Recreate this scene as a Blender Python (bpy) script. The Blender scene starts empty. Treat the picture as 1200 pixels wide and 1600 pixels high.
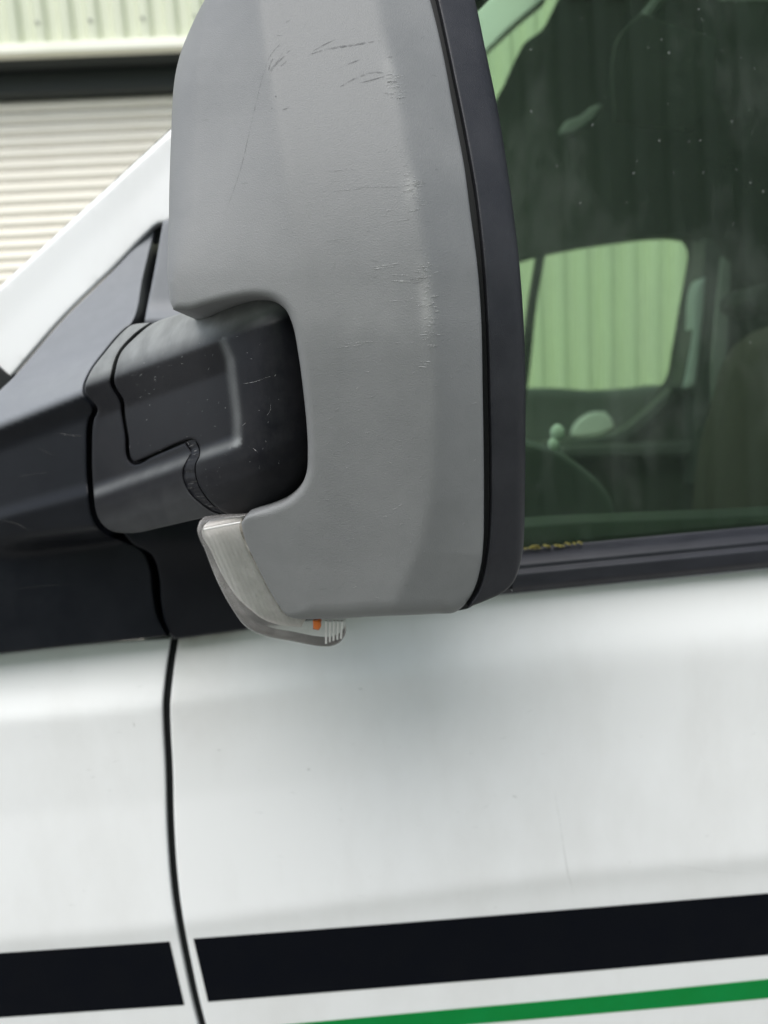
import bpy, bmesh, math, random
import numpy as np
from mathutils import Vector, Matrix
from mathutils.geometry import delaunay_2d_cdt
random.seed(7); rng = np.random.default_rng(7)
S = bpy.context.scene
COL = S.collection

# ------------------------------------------------------------------ camera
CAM = Vector((0.0, -0.75, 1.45))
YAW, PITCH, ROLL = math.radians(2.2), math.radians(9.5), 0.058
FPX = 1200.0                                   # focal length in photograph pixels (1200 x 1600)
fwd = Vector((math.sin(YAW)*math.cos(PITCH), math.cos(YAW)*math.cos(PITCH), -math.sin(PITCH)))
r0 = Vector((math.cos(YAW), -math.sin(YAW), 0)); u0 = r0.cross(fwd)
cup = u0*math.cos(ROLL) + r0*math.sin(ROLL); crt = r0*math.cos(ROLL) - u0*math.sin(ROLL)
cd = bpy.data.cameras.new('camera'); cam = bpy.data.objects.new('camera', cd); COL.objects.link(cam)
M = Matrix((crt, cup, -fwd)).transposed().to_4x4(); M.translation = CAM
cam.matrix_world = M
cd.sensor_fit = 'VERTICAL'; cd.sensor_height = 36; cd.sensor_width = 27; cd.lens = 27
cd.clip_start = 0.02; cd.clip_end = 500
cd.dof.use_dof = True; cd.dof.focus_distance = 0.475; cd.dof.aperture_fstop = 5.6
S.camera = cam
# ------------------------------------------------------------------ sky, sun, exposure (bright overcast)
SUN_AZ, SUN_EL = math.radians(-114), math.radians(57)     # direction the light comes from: front-left, behind the photographer
sdir = Vector((math.cos(SUN_EL)*math.cos(SUN_AZ), math.cos(SUN_EL)*math.sin(SUN_AZ), math.sin(SUN_EL)))
W = bpy.data.worlds.new('World'); S.world = W; W.use_nodes = True
wn, wl = W.node_tree.nodes, W.node_tree.links
sky = wn.new('ShaderNodeTexSky'); sky.sky_type = 'NISHITA'; sky.sun_disc = False
sky.sun_elevation = SUN_EL; sky.sun_rotation = math.atan2(sdir.x, sdir.y)
sky.dust_density = 1.5; sky.air_density = 1.0
hs = wn.new('ShaderNodeHueSaturation'); hs.inputs['Saturation'].default_value = 0.42
wl.new(sky.outputs[0], hs.inputs['Color']); wl.new(hs.outputs[0], wn['Background'].inputs[0])
wn['Background'].inputs[1].default_value = 0.15
sl = bpy.data.lights.new('sun', 'SUN'); sun = bpy.data.objects.new('sun', sl); COL.objects.link(sun)
sl.energy = 1.5; sl.angle = math.radians(54); sl.color = (1, 0.97, 0.92)
sun.rotation_euler = (-sdir).to_track_quat('-Z', 'Y').to_euler(); sun.location = (-3, -4, 6)
S.view_settings.view_transform = 'Standard'; S.view_settings.look = 'None'
S.view_settings.exposure = 0.84; S.view_settings.gamma = 1.0; S.view_settings.use_curve_mapping = False
S.render.engine = 'CYCLES'
S.cycles.use_denoising = True
S.cycles.max_bounces = 10; S.cycles.transparent_max_bounces = 16

# ------------------------------------------------------------------ materials
def nodes(name):
    m = bpy.data.materials.new(name); m.use_nodes = True
    n = m.node_tree.nodes
    return m, n, m.node_tree.links, n['Principled BSDF']
def N(n, typ, **kw):
    x = n.new(typ)
    for k, v in kw.items():
        if k in x.inputs: x.inputs[k].default_value = v
        else: setattr(x, k, v)
    return x
def mat(name, base, rough=0.5, base2=None, nscale=30, ndetail=6, stretch=(1, 1, 1), bump=0, bscale=2000, rvar=0,
        spec=0.5, coat=0, lo=0.35, hi=0.65, metal=0, bump2=0, b2scale=30, worn_or_lit=None, worn_or_lit_lo=.7):
    m, n, l, p = nodes(name)
    tc = N(n, 'ShaderNodeTexCoord')
    mp = N(n, 'ShaderNodeMapping'); mp.inputs['Scale'].default_value = stretch
    l.new(tc.outputs['Object'], mp.inputs[0])
    p.inputs['Roughness'].default_value = rough
    p.inputs['Specular IOR Level'].default_value = spec
    p.inputs['Coat Weight'].default_value = coat; p.inputs['Coat Roughness'].default_value = 0.05
    p.inputs['Metallic'].default_value = metal
    p.inputs['Base Color'].default_value = (*base, 1)
    if base2:
        nt = N(n, 'ShaderNodeTexNoise', Scale=nscale, Detail=ndetail, Roughness=0.65); l.new(mp.outputs[0], nt.inputs[0])
        cr = N(n, 'ShaderNodeValToRGB'); l.new(nt.outputs[0], cr.inputs[0])
        e = cr.color_ramp.elements
        e[0].position, e[0].color = lo, (*base, 1); e[1].position, e[1].color = hi, (*base2, 1)
        l.new(cr.outputs[0], p.inputs['Base Color'])
        if rvar:
            mr = N(n, 'ShaderNodeMapRange'); l.new(nt.outputs[0], mr.inputs[0])
            mr.inputs[1].default_value = lo; mr.inputs[2].default_value = hi
            mr.inputs[3].default_value = rough; mr.inputs[4].default_value = rough + rvar
            l.new(mr.outputs[0], p.inputs['Roughness'])
    if worn_or_lit:  # second colour: abrasion, grime, and sky light painted onto black plastic
        at_ = N(n, 'ShaderNodeAttribute', attribute_name='wear_and_light')
        nw = N(n, 'ShaderNodeTexNoise', Scale=70, Detail=6); l.new(tc.outputs['Object'], nw.inputs[0])
        ml = N(n, 'ShaderNodeMath', operation='MULTIPLY'); l.new(at_.outputs['Fac'], ml.inputs[0])
        ad = N(n, 'ShaderNodeMapRange'); l.new(nw.outputs[0], ad.inputs[0]); ad.inputs[1].default_value = .3; ad.inputs[2].default_value = .7; ad.inputs[3].default_value = worn_or_lit_lo; ad.inputs[4].default_value = 1.0
        l.new(ad.outputs[0], ml.inputs[1])
        mxc = N(n, 'ShaderNodeMix', data_type='RGBA'); l.new(ml.outputs[0], mxc.inputs[0])
        src = p.inputs['Base Color'].links[0].from_socket; l.new(src, mxc.inputs[6]); mxc.inputs[7].default_value = (*worn_or_lit, 1)
        l.new(mxc.outputs[2], p.inputs['Base Color'])
    last = None
    if bump:
        nb = N(n, 'ShaderNodeTexNoise', Scale=bscale, Detail=2); l.new(tc.outputs['Object'], nb.inputs[0])
        b = N(n, 'ShaderNodeBump', Strength=bump, Distance=0.0004); l.new(nb.outputs[0], b.inputs['Height'])
        last = b
    if bump2:
        nb = N(n, 'ShaderNodeTexNoise', Scale=b2scale, Detail=3); l.new(tc.outputs['Object'], nb.inputs[0])
        b = N(n, 'ShaderNodeBump', Strength=bump2, Distance=0.002); l.new(nb.outputs[0], b.inputs['Height'])
        if last: l.new(last.outputs[0], b.inputs['Normal'])
        last = b
    if last: l.new(last.outputs[0], p.inputs['Normal'])
    return m
def clear(name, tint, ior=1.5, rough=0.02, dirt=None, haze=0.0):
    """thin clear sheet: tinted straight-through light plus Fresnel gloss, with dust and specks on it"""
    m, n, l, p = nodes(name)
    out = n['Material Output']
    tr = N(n, 'ShaderNodeBsdfTransparent'); tr.inputs[0].default_value = (*tint, 1)
    gl = N(n, 'ShaderNodeBsdfGlossy', Roughness=rough)
    fr = N(n, 'ShaderNodeFresnel', IOR=ior)
    mx = N(n, 'ShaderNodeMixShader'); l.new(fr.outputs[0], mx.inputs[0]); l.new(tr.outputs[0], mx.inputs[1]); l.new(gl.outputs[0], mx.inputs[2])
    fin = mx
    if dirt:
        tc = N(n, 'ShaderNodeTexCoord')
        df = N(n, 'ShaderNodeBsdfDiffuse'); df.inputs[0].default_value = (*dirt[2], 1)
        nz = N(n, 'ShaderNodeTexNoise', Scale=dirt[0], Detail=6, Roughness=0.7)
        mp = N(n, 'ShaderNodeMapping'); mp.inputs['Scale'].default_value = dirt[3] if len(dirt) > 3 else (1, 1, 1)
        l.new(tc.outputs['Object'], mp.inputs[0]); l.new(mp.outputs[0], nz.inputs[0])
        mr = N(n, 'ShaderNodeMapRange'); l.new(nz.outputs[0], mr.inputs[0])
        mr.inputs[1].default_value = 0.48; mr.inputs[2].default_value = 0.85; mr.inputs[3].default_value = haze; mr.inputs[4].default_value = dirt[1]
        m2 = N(n, 'ShaderNodeMixShader'); l.new(mr.outputs[0], m2.inputs[0]); l.new(mx.outputs[0], m2.inputs[1]); l.new(df.outputs[0], m2.inputs[2])
        fin = m2
    l.new(fin.outputs[0], out.inputs[0])
    return m
def faint(name, col, amount, scale=900):
    """a rubbed mark: patchy, partly see-through"""
    m, n, l, p = nodes(name)
    p.inputs['Base Color'].default_value = (*col, 1); p.inputs['Roughness'].default_value = 0.8
    tc = N(n, 'ShaderNodeTexCoord'); nz = N(n, 'ShaderNodeTexNoise', Scale=scale, Detail=4); l.new(tc.outputs['Object'], nz.inputs[0])
    mr = N(n, 'ShaderNodeMapRange'); l.new(nz.outputs[0], mr.inputs[0])
    mr.inputs[1].default_value = 0.35; mr.inputs[2].default_value = 0.65; mr.inputs[4].default_value = amount
    l.new(mr.outputs[0], p.inputs['Alpha'])
    return m

MT = dict(
    grey=mat('grey_grained_plastic', (.182, .187, .189), .46, (.214, .218, .220), 14, 8, spec=.35, bump=.55, bscale=1350, rvar=.12, worn_or_lit=(.40, .40, .39), worn_or_lit_lo=.1),
    black=mat('black_moulded_plastic', (.006, .0065, .009), .42, (.019, .019, .021), 40, 14, spec=.17, worn_or_lit=(.26, .27, .268), bump=.22, bscale=1700, rvar=.2, lo=.42, hi=.8),  # second grey paints sky light on tops and chamfers, plus foot smudge
    rim=mat('black_grained_plastic', (.012, .013, .017), .40, (.026, .027, .032), 25, 10, spec=.33, bump=.6, bscale=1800, rvar=.1),
    trim=mat('black_trim_skylit_top', (.0035, .0048, .0078), .36, (.008, .0095, .013), 18, 8, spec=.20, worn_or_lit_lo=.93, worn_or_lit=(.215, .226, .242), bump=.1, bscale=1500, rvar=.12),  # second grey paints sky light onto upward-facing trim
    pale=mat('satin_grey_trim', (.16, .175, .205), .40, (.18, .195, .225), 10, 5, bump=.1, bscale=1500),
    gap=mat('dark_gap', (.006, .008, .009), .7),
    rubber=mat('black_rubber', (.008, .009, .014), .45, (.018, .019, .026), 60, 8, stretch=(.3, 1, 1), bump=.2, bscale=1200),
    paint=mat('white_paint', (.80, .808, .812), .20, (.68, .68, .67), 6, 10, stretch=(1, 1, .45), lo=.46, hi=.9, rvar=.1, coat=.25, bump2=.02, b2scale=6, worn_or_lit=(.34, .31, .27)),
    vinyl=mat('black_vinyl', (.002, .003, .006), .32, (.003, .004, .0065), 20, 6, spec=.06),
    green=mat('green_vinyl', (.0, .20, .035), .3, (.0, .22, .045), 20, 6, spec=.15),
    lensback=mat('lens_reflector', (.90, .89, .88), .3, (.80, .785, .77), 25, 6, bump=.3, bscale=500),
    orange=mat('orange_bulb', (.85, .20, .02), .3),
    dirt=mat('dry_grime', (.12, .105, .08), .9, (.30, .29, .26), 160, 6, bump=.5, bscale=700),
    lichen=mat('yellow_lichen', (.30, .26, .05), .95, (.18, .16, .06), 200, 6),
    metal=mat('chrome', (.75, .77, .75), .18, metal=1),
    clad=mat('pale_green_coated_steel', (.61, .635, .49), .5, (.52, .56, .42), 1.6, 7, stretch=(1, 1, .25), lo=.3, hi=.75),
    shedgreen=mat('dark_green_coated_steel', (.42, .54, .40), .5, (.50, .62, .48), 1.2, 6, stretch=(1, 1, .3)),
    flash=mat('cream_green_flashing', (.80, .80, .68), .5, (.74, .75, .62), 2, 6),
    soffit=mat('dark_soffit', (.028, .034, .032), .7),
    slat=mat('cream_shutter_slat', (.90, .86, .75), .45, (.84, .79, .67), 2.5, 7, stretch=(.4, 1, 1), lo=.35, hi=.75),
    bolt=mat('dull_bolt', (.25, .26, .22), .6),
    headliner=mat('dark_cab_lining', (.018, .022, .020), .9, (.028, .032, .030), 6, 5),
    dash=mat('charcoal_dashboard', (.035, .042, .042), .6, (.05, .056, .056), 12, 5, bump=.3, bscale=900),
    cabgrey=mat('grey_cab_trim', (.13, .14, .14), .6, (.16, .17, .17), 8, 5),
    cabpale=mat('pale_cab_trim', (.42, .47, .48), .6, (.48, .53, .54), 8, 5),
    cabwhite=mat('white_glossy_trim', (.85, .88, .86), .3),
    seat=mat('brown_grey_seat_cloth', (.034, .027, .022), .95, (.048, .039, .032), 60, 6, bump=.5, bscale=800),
    tyre=mat('tyre_rubber', (.02, .02, .02), .85, bump=.5, bscale=300),
    steel=mat('wheel_steel', (.35, .36, .37), .4, metal=.6),
    ground=mat('concrete_yard', (.30, .29, .27), .9, (.22, .215, .20), 1.5, 10, bump=.4, bscale=150),
    glass=clear('tinted_window_glass', (.66, .79, .65), 1.5, .015, (7, .15, (.44, .47, .45), (1, 1, .5)), haze=.012),
    screen=clear('windscreen_glass', (.80, .90, .84), 1.5, .015),
    lens=clear('clear_lens_plastic', (.98, .97, .96), 1.55, .03, (30, .40, (.93, .90, .87)), haze=.13),
    spot=faint('dried_water_spot', (.50, .53, .51), .6, 900),
    scufflight=faint('pale_scuff', (.46, .465, .46), .75, 350),
    mark=faint('paint_mark', (.36, .35, .33), .3, 500),
    scuffdark=faint('dark_scuff', (.06, .061, .065), .42, 250),
)
mg = MT['mirror'] = mat('mirror_glass', (.8, .82, .82), .02, metal=1)

# ------------------------------------------------------------------ helpers
def obj(name, me, m, parent=None, smooth=40):
    if m: me.materials.append(MT[m] if isinstance(m, str) else m)
    if smooth:
        for p in me.polygons: p.use_smooth = True
        me.set_sharp_from_angle(angle=math.radians(smooth))
    o = bpy.data.objects.new(name, me); COL.objects.link(o)
    if parent is not None: attach(o, parent)
    return o
def world_of(o):
    m = o.matrix_basis.copy(); p = o.parent
    if p is None: return m
    return world_of(p) @ o.matrix_parent_inverse @ m
def attach(o, parent):
    o.parent = parent; o.matrix_parent_inverse = world_of(parent).inverted()
def mesh(name, v, f):
    me = bpy.data.meshes.new(name); me.from_pydata([tuple(map(float, a)) for a in v], [], [tuple(map(int, a)) for a in f]); me.update()
    return me
def at(px, py, Y):
    """point of the photograph at world depth Y (metres behind the door skin)"""
    px, py, Y = np.broadcast_arrays(np.asarray(px, float), np.asarray(py, float), np.asarray(Y, float))
    dx, dy = (px-600)/FPX, (800-py)/FPX
    d = [fwd[i] + dx*crt[i] + dy*cup[i] for i in range(3)]
    t = (Y - CAM.y)/d[1]
    return np.stack([CAM[i] + t*d[i] for i in range(3)], -1)
def curve(pts, step=5.0, closed=True, corner=48):
    """smooth resampled outline through points; sharp turns stay corners"""
    P = np.array(pts, float); n = len(P); out = []
    ends = range(n) if closed else range(n-1)
    def tangent(i):
        if not closed and (i == 0 or i == n-1):
            return (P[1]-P[0]) if i == 0 else (P[-1]-P[-2]), True
        a, b = P[i]-P[i-1], P[(i+1) % n]-P[i]
        la, lb = np.linalg.norm(a)+1e-9, np.linalg.norm(b)+1e-9
        ang = math.degrees(math.acos(max(-1, min(1, float(a@b/(la*lb))))))
        return a/la+b/lb, ang > corner
    T = [tangent(i) for i in range(n)]
    for i in ends:
        a, b = P[i], P[(i+1) % n]; L = np.linalg.norm(b-a)
        if L < 1e-6: continue
        k = max(1, int(round(L/step)))
        def tan(j):
            t, c = T[j]
            if c: return (b-a)
            return t/ (np.linalg.norm(t)+1e-9)*L
        ta, tb = tan(i), tan((i+1) % n)
        for q in range(k):
            s = q/k
            out.append((2*s**3-3*s*s+1)*a + (s**3-2*s*s+s)*ta + (-2*s**3+3*s*s)*b + (s**3-s*s)*tb)
    if not closed: out.append(P[-1])
    return np.array(out)
def dist_to(poly, q, closed=True):
    a = poly; b = np.roll(poly, -1, 0)
    if not closed: a, b = poly[:-1], poly[1:]
    best = np.full(len(q), 1e9)
    for k in range(0, len(q), 4000):
        c = q[k:k+4000]
        ab = b-a; t = ((c[:, None]-a)*ab).sum(-1)/((ab**2).sum(-1)+1e-12); t = np.clip(t, 0, 1)
        best[k:k+4000] = np.sqrt((((c[:, None]-(a+t[..., None]*ab))**2).sum(-1)).min(1))
    return best
def inside(poly, q):
    x, y = q[:, 0], q[:, 1]; c = np.zeros(len(q), bool); j = len(poly)-1
    for i in range(len(poly)):
        xi, yi = poly[i]; xj, yj = poly[j]
        if yi != yj: c ^= ((yi > y) != (yj > y)) & (x < (xj-xi)*(y-yi)/(yj-yi)+xi)
        j = i
    return c
def relief(name, pts, Y, m, parent=None, step=6, ostep=4, rad=0, wall=0.03, mm=0.000375, holes=(), cap=True, corner=48, smooth=40, lines=(), back=None, fine=(), wear_and_light=None):
    """solid moulded part: traced outline, depth Y(px,py), rounded edge of radius rad px, side walls and back"""
    rings = [curve(pts, ostep, corner=corner)] + [curve(h, ostep, corner=corner) for h in holes]
    o = rings[0]; allr = rings
    lo, hi = o.min(0), o.max(0)
    gx, gy = np.meshgrid(np.arange(lo[0], hi[0], step), np.arange(lo[1], hi[1], step*0.87))
    gx = gx + (np.arange(gx.shape[0]) % 2)[:, None]*step/2
    q = np.stack([gx.ravel(), gy.ravel()], -1)
    for (x0, y0, x1, y1, st) in fine:
        fx, fy = np.meshgrid(np.arange(x0, x1, st), np.arange(y0, y1, st*.87)); fx = fx+(np.arange(fx.shape[0]) % 2)[:, None]*st/2
        out = ~((q[:, 0] > x0-st/2) & (q[:, 0] < x1+st/2) & (q[:, 1] > y0-st/2) & (q[:, 1] < y1+st/2))
        q = np.vstack([q[out], np.stack([fx.ravel(), fy.ravel()], -1)])
    ok = inside(o, q)
    for h in rings[1:]: ok &= ~inside(h, q)
    q = q[ok]
    D = lambda a: np.minimum.reduce([dist_to(r, a) for r in allr])
    Rf = rad if callable(rad) else (lambda x, y: np.full(np.shape(x), float(rad)))
    d = D(q); rr = Rf(q[:, 0], q[:, 1]); q = q[d > np.maximum(rr*0.98, step*0.45)]
    extra = []
    if rad:
        for r in rings:
            nx = np.roll(r, -1, 0)-np.roll(r, 1, 0); nn = np.stack([-nx[:, 1], nx[:, 0]], -1); nn /= np.linalg.norm(nn, axis=1)[:, None]+1e-9
            R = Rf(r[:, 0], r[:, 1])
            for fr in (.06, .2, .42, .7, 1.0):
                for sg in (1, -1):
                    c = r + sg*nn*(R*fr)[:, None]
                    k = inside(o, c)
                    for h in rings[1:]: k &= ~inside(h, c)
                    c = c[k]; RR = (R*fr)[k]
                    k = D(c) > RR*.93
                    extra.append(c[k])
    pts2 = np.vstack([*rings, q] + extra)
    edges = []; s0 = 0
    for r in rings:
        edges += [(s0+i, s0+(i+1) % len(r)) for i in range(len(r))]; s0 += len(r)
    V, E, F, ov, oe, of = delaunay_2d_cdt([Vector((a, -b)) for a, b in pts2], edges, [], 1, 1e-4)
    V = np.array([(v.x, -v.y) for v in V])
    if holes:
        F = [f for f in F]
        cen = np.array([V[list(f)].mean(0) for f in F]); keep = np.ones(len(F), bool)
        for h in rings[1:]: keep &= ~inside(h, cen)
        keep &= inside(o, cen); F = [f for f, k in zip(F, keep) if k]
    yy = np.broadcast_to(Y(V[:, 0], V[:, 1]), (len(V),)).astype(float).copy()
    if rad:
        d = D(V); R = Rf(V[:, 0], V[:, 1]); s = np.clip(1-d/np.maximum(R, 1e-6), 0, 1)
        yy += mm*R*(1-np.sqrt(np.maximum(0, 1-s*s)))
    verts = list(at(V[:, 0], V[:, 1], yy)); faces = [tuple(f) for f in F]
    # boundary loops -> walls
    cnt = {}
    for f in faces:
        for i in range(len(f)):
            a, b = f[i], f[(i+1) % len(f)]
            cnt[(a, b)] = 1
    bnd = {a: b for (a, b) in cnt if (b, a) not in cnt}
    if wall:
        newi = {}
        for a in bnd:
            p = verts[a].copy(); p[1] = (p[1]+wall) if back is None else back
            newi[a] = len(verts); verts.append(p)
        for a, b in bnd.items(): faces.append((b, a, newi[a], newi[b]))
        if cap and not holes:
            seen = set()
            for a in list(bnd):
                if a in seen: continue
                loop = []; c = a
                while c in bnd and c not in seen: seen.add(c); loop.append(newi[c]); c = bnd[c]
                if len(loop) > 2: faces.append(tuple(loop[::-1]))
    me = mesh(name, verts, faces)
    if wear_and_light:
        w = np.zeros(len(verts)); w[:len(V)] = np.clip(wear_and_light(V[:, 0], V[:, 1]), 0, 1)
        me.attributes.new('wear_and_light', 'FLOAT', 'POINT').data.foreach_set('value', w)
    return obj(name, me, m, parent, smooth)
def box(name, lo, hi, m, parent=None, bevel=0.0):
    bm = bmesh.new(); bmesh.ops.create_cube(bm, size=1)
    for v in bm.verts: v.co = Vector([lo[i]+(v.co[i]+.5)*(hi[i]-lo[i]) for i in range(3)])
    if bevel: bmesh.ops.bevel(bm, geom=bm.edges[:], offset=bevel, segments=3, affect='EDGES', profile=.6)
    me = bpy.data.meshes.new(name); bm.to_mesh(me); bm.free()
    return obj(name, me, m, parent)
def tube(name, pts, r, m, parent=None, sides=10):
    pts = [Vector(p) for p in pts]; V = []; F = []
    for i, p in enumerate(pts):
        t = (pts[min(i+1, len(pts)-1)]-pts[max(i-1, 0)]).normalized()
        a = t.orthogonal().normalized() if i == 0 else (a - t*a.dot(t)).normalized()
        b = t.cross(a); rr = r[i] if hasattr(r, '__len__') else r
        V += [p + (a*math.cos(6.28318*k/sides)+b*math.sin(6.28318*k/sides))*rr for k in range(sides)]
    for i in range(len(pts)-1):
        for k in range(sides):
            F.append((i*sides+k, i*sides+(k+1) % sides, (i+1)*sides+(k+1) % sides, (i+1)*sides+k))
    F.append(tuple(range(sides))[::-1]); F.append(tuple((len(pts)-1)*sides+k for k in range(sides)))
    return obj(name, mesh(name, V, F), m, parent)
def tag(o, label=None, cat=None, group=None, kind=None):
    for k, v in (('label', label), ('category', cat), ('group', group), ('kind', kind)):
        if v: o[k] = v
    return o
def ip(y, pairs):
    a = np.array(pairs, float); k = np.argsort(a[:, 0]); return np.interp(y, a[k, 0], a[k, 1])
def smoothavg(fn, w, n=7):
    ks = np.linspace(-1, 1, n); wt = 1-np.abs(ks)*.75; wt /= wt.sum()
    return lambda x, y: sum(t*fn(x+k*w, y) for k, t in zip(ks, wt))
def smoothavg_y(fn, w, n=7):
    ks = np.linspace(-1, 1, n); wt = 1-np.abs(ks)*.75; wt /= wt.sum()
    return lambda x, y: sum(t*fn(x, y+k*w) for k, t in zip(ks, wt))

# ------------------------------------------------------------------ ground
g = obj('ground', mesh('ground', [(-60, -60, 0), (60, -60, 0), (60, 60, 0), (-60, 60, 0)], [(0, 1, 2, 3)]), 'ground', smooth=0)
g['kind'] = 'structure'

# ------------------------------------------------------------------ green metal warehouse behind the van
BY = 4.25                                    # its wall face
edge = at(0, 92, BY)                         # lower edge of the cladding over the shutter
ZL = float(edge[2])
XJ = float(at(560, 600, BY)[0])              # right jamb of the shutter opening
ZT = 6.2; XL = -4.6; XR = 6.0; PIT = 0.152
wh = bpy.data.objects.new('warehouse', None); wh.location = (0, BY, 0); COL.objects.link(wh)
tag(wh, 'pale green corrugated metal warehouse with cream roller shutter behind the van', 'warehouse')
def sheet(x0, n, z0, z1, name='cladding_panel'):
    prof = [(0, 0), (.040, 0), (.078, -.044), (.086, -.044), (.089, -.040), (.103, -.040), (.106, -.044), (.114, -.044), (.146, 0)]
    V = []; F = []
    P = [(x0+i*PIT+a, b) for i in range(n) for a, b in prof] + [(x0+n*PIT, 0)]
    for x, y in P: V += [(x, BY+y, z0), (x, BY+y, z1)]
    for i in range(len(P)-1): F.append((2*i, 2*i+2, 2*i+3, 2*i+1))
    o = obj(name, mesh(name, V, F), 'clad', wh, smooth=0); return o
NW = 7
x = XJ
while x < XR: sheet(x, NW, .12, ZT); x += NW*PIT
x = XJ-NW*PIT
while x > XL-NW*PIT: sheet(x, NW, ZL+.05, ZT); x -= NW*PIT
box('drip_flashing', (XL, BY-.065, ZL), (XJ-.002, BY+.02, ZL+.055), 'flash', wh, .006)
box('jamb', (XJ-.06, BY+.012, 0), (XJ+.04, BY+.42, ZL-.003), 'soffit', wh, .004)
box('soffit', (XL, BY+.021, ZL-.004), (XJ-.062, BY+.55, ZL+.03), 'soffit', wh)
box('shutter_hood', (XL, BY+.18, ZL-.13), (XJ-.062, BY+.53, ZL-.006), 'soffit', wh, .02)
# bolts
bm = bmesh.new(); bmesh.ops.create_cone(bm, cap_ends=True, segments=8, radius1=.013, radius2=.009, depth=.012)
bme = bpy.data.meshes.new('bolt'); bm.to_mesh(bme); bm.free(); bme.materials.append(MT['bolt'])
for i in range(1, 24):
    b = bpy.data.objects.new('bolt', bme); COL.objects.link(b)
    b.location = (XJ-i*2*PIT+.089, BY-.043, ZL+.17); b.rotation_euler = (math.pi/2, 0, 0); attach(b, wh)
# roller shutter slats
SH = .069; SY = BY+.29
pr = [(0, 0), (-.006, .006), (-.013, .020), (-.016, .034), (-.013, .050), (-.005, .061), (.004, .066)]
V = []; F = []
for y, z in pr: V += [(XL, y, z), (XJ-.062, y, z)]
for i in range(len(pr)-1): F.append((2*i, 2*i+1, 2*i+3, 2*i+2))
sme = mesh('shutter_slat', V, F); sme.materials.append(MT['slat'])
for p in sme.polygons: p.use_smooth = True
k = 0; z = ZL-.13-SH
while z > 0.03:
    s = bpy.data.objects.new('shutter_slat', sme); COL.objects.link(s); s.location = (0, SY, z); attach(s, wh); z -= SH
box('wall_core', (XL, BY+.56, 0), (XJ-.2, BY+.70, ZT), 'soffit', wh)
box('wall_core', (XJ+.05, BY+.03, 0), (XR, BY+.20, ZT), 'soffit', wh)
box('eaves_gutter', (XL, BY-.15, ZT+.002), (XR, BY+.3, ZT+.16), 'flash', wh, .02)

# ------------------------------------------------------------------ green shed across the yard, mirrored in the van's window
SHY = -6.6
shed = bpy.data.objects.new('shed', None); shed.location = (0, SHY, 0); COL.objects.link(shed)
tag(shed, 'dark green corrugated shed across the yard, seen only mirrored in the van window', 'shed')
prof = [(0, 0), (.16, 0), (.185, .09), (.295, .09), (.32, 0)]
V = []; F = []; P = [(a, b) for a, b in prof]
P = [(i*.34+a, b) for i in range(6) for a, b in prof] + [(6*.34, 0)]
for x, y in P: V += [(x, y, 0.05), (x, y, 5.6)]
for i in range(len(P)-1): F.append((2*i, 2*i+1, 2*i+3, 2*i+2))
shm = mesh('cladding_panel', V, F); shm.materials.append(MT['shedgreen'])
for i in range(9):
    c = bpy.data.objects.new('cladding_panel', shm); COL.objects.link(c); c.location = (-9.2+i*2.04, SHY, 0); attach(c, shed)
box('wall_core', (-9.2, SHY-.3, 0), (9.16, SHY-.02, 5.58), 'soffit', shed)
box('eaves_gutter', (-9.2, SHY-.1, 5.602), (9.16, SHY+.14, 5.75), 'soffit', shed, .02)

# ------------------------------------------------------------------ the van
van = bpy.data.objects.new('van', None); van.location = (0.3, 0.85, 0); COL.objects.link(van)
tag(van, 'white van with black and green side stripes and a scuffed grey wing mirror', 'van')

# --- body side: depth profile of the skin
SLP = 0.083
def sd(x, y): return y + SLP*(x-300)
def bodyY(x, y):
    s = sd(x, y); sc = 1096-0.045*(np.clip(x, 200, 900)-280)
    soft = np.clip((x-350)/500, 0, 1)
    u = s-sc
    shoulder = np.where(u < 0, np.clip(-u, 0, 42)*.00026+np.clip(-u-42, 0, 400)*.00015, 0)
    def prof(q): return ip(q, [(-300, 0), (0, 0), (50, .0012), (150, .0014), (345, -.0065), (372, -.0025), (480, .005), (900, .03)])
    return shoulder + prof(u)
b1 = smoothavg_y(bodyY, 6, 9); b2 = smoothavg_y(bodyY, 42, 13)
def bodyYs(x, y):
    s = np.clip((np.asarray(x, float)-420)/380, 0, 1)
    top = np.clip((1320-sd(x, y))/100, 0, 1)
    w = s*top
    return b1(x, y)*(1-w)+b2(x, y)*w
shut = np.array([(273, 996), (267, 1035), (262, 1077), (260, 1102), (261, 1143), (264, 1200), (266, 1280), (270, 1350), (275, 1400), (281, 1440), (295, 1512), (306, 1563), (316, 1602), (345, 1720), (370, 1800), (470, 2100)], float)
HW = 6.0
wing_edge = [(a-HW, b) for a, b in shut]; door_edge = [(a+HW, b) for a, b in shut]
flat = lambda Y: (lambda x, y: np.full(np.shape(x), Y))
front_wing = relief('front_wing', [(-520, 1066)] + [(-150, 1036), (0, 1020), (130, 1006)] + wing_edge + [(-520, 2180)], bodyYs, 'paint', van, step=11, ostep=6, rad=4, wall=.005, mm=.00062)
gw = lambda x, y: .75*np.exp(-np.clip(y-(1000-.13*(x-270)), 0, 400)/16.)*np.clip((430-x)/80, 0, 1)*np.clip((x-240)/30, 0, 1)+.16*np.exp(-((x-290)/60)**2-((y-1100)/90)**2)
door = relief('front_door', door_edge[:1] + door_edge[1:] + [(1900, 2000), (1900, 812), (1500, 856), (1200, 888), (1000, 907), (800, 926), (600, 950), (400, 980)], bodyYs, 'paint', van, wear_and_light=gw, step=11, ostep=6, rad=4, wall=.005, mm=.00062)
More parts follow.
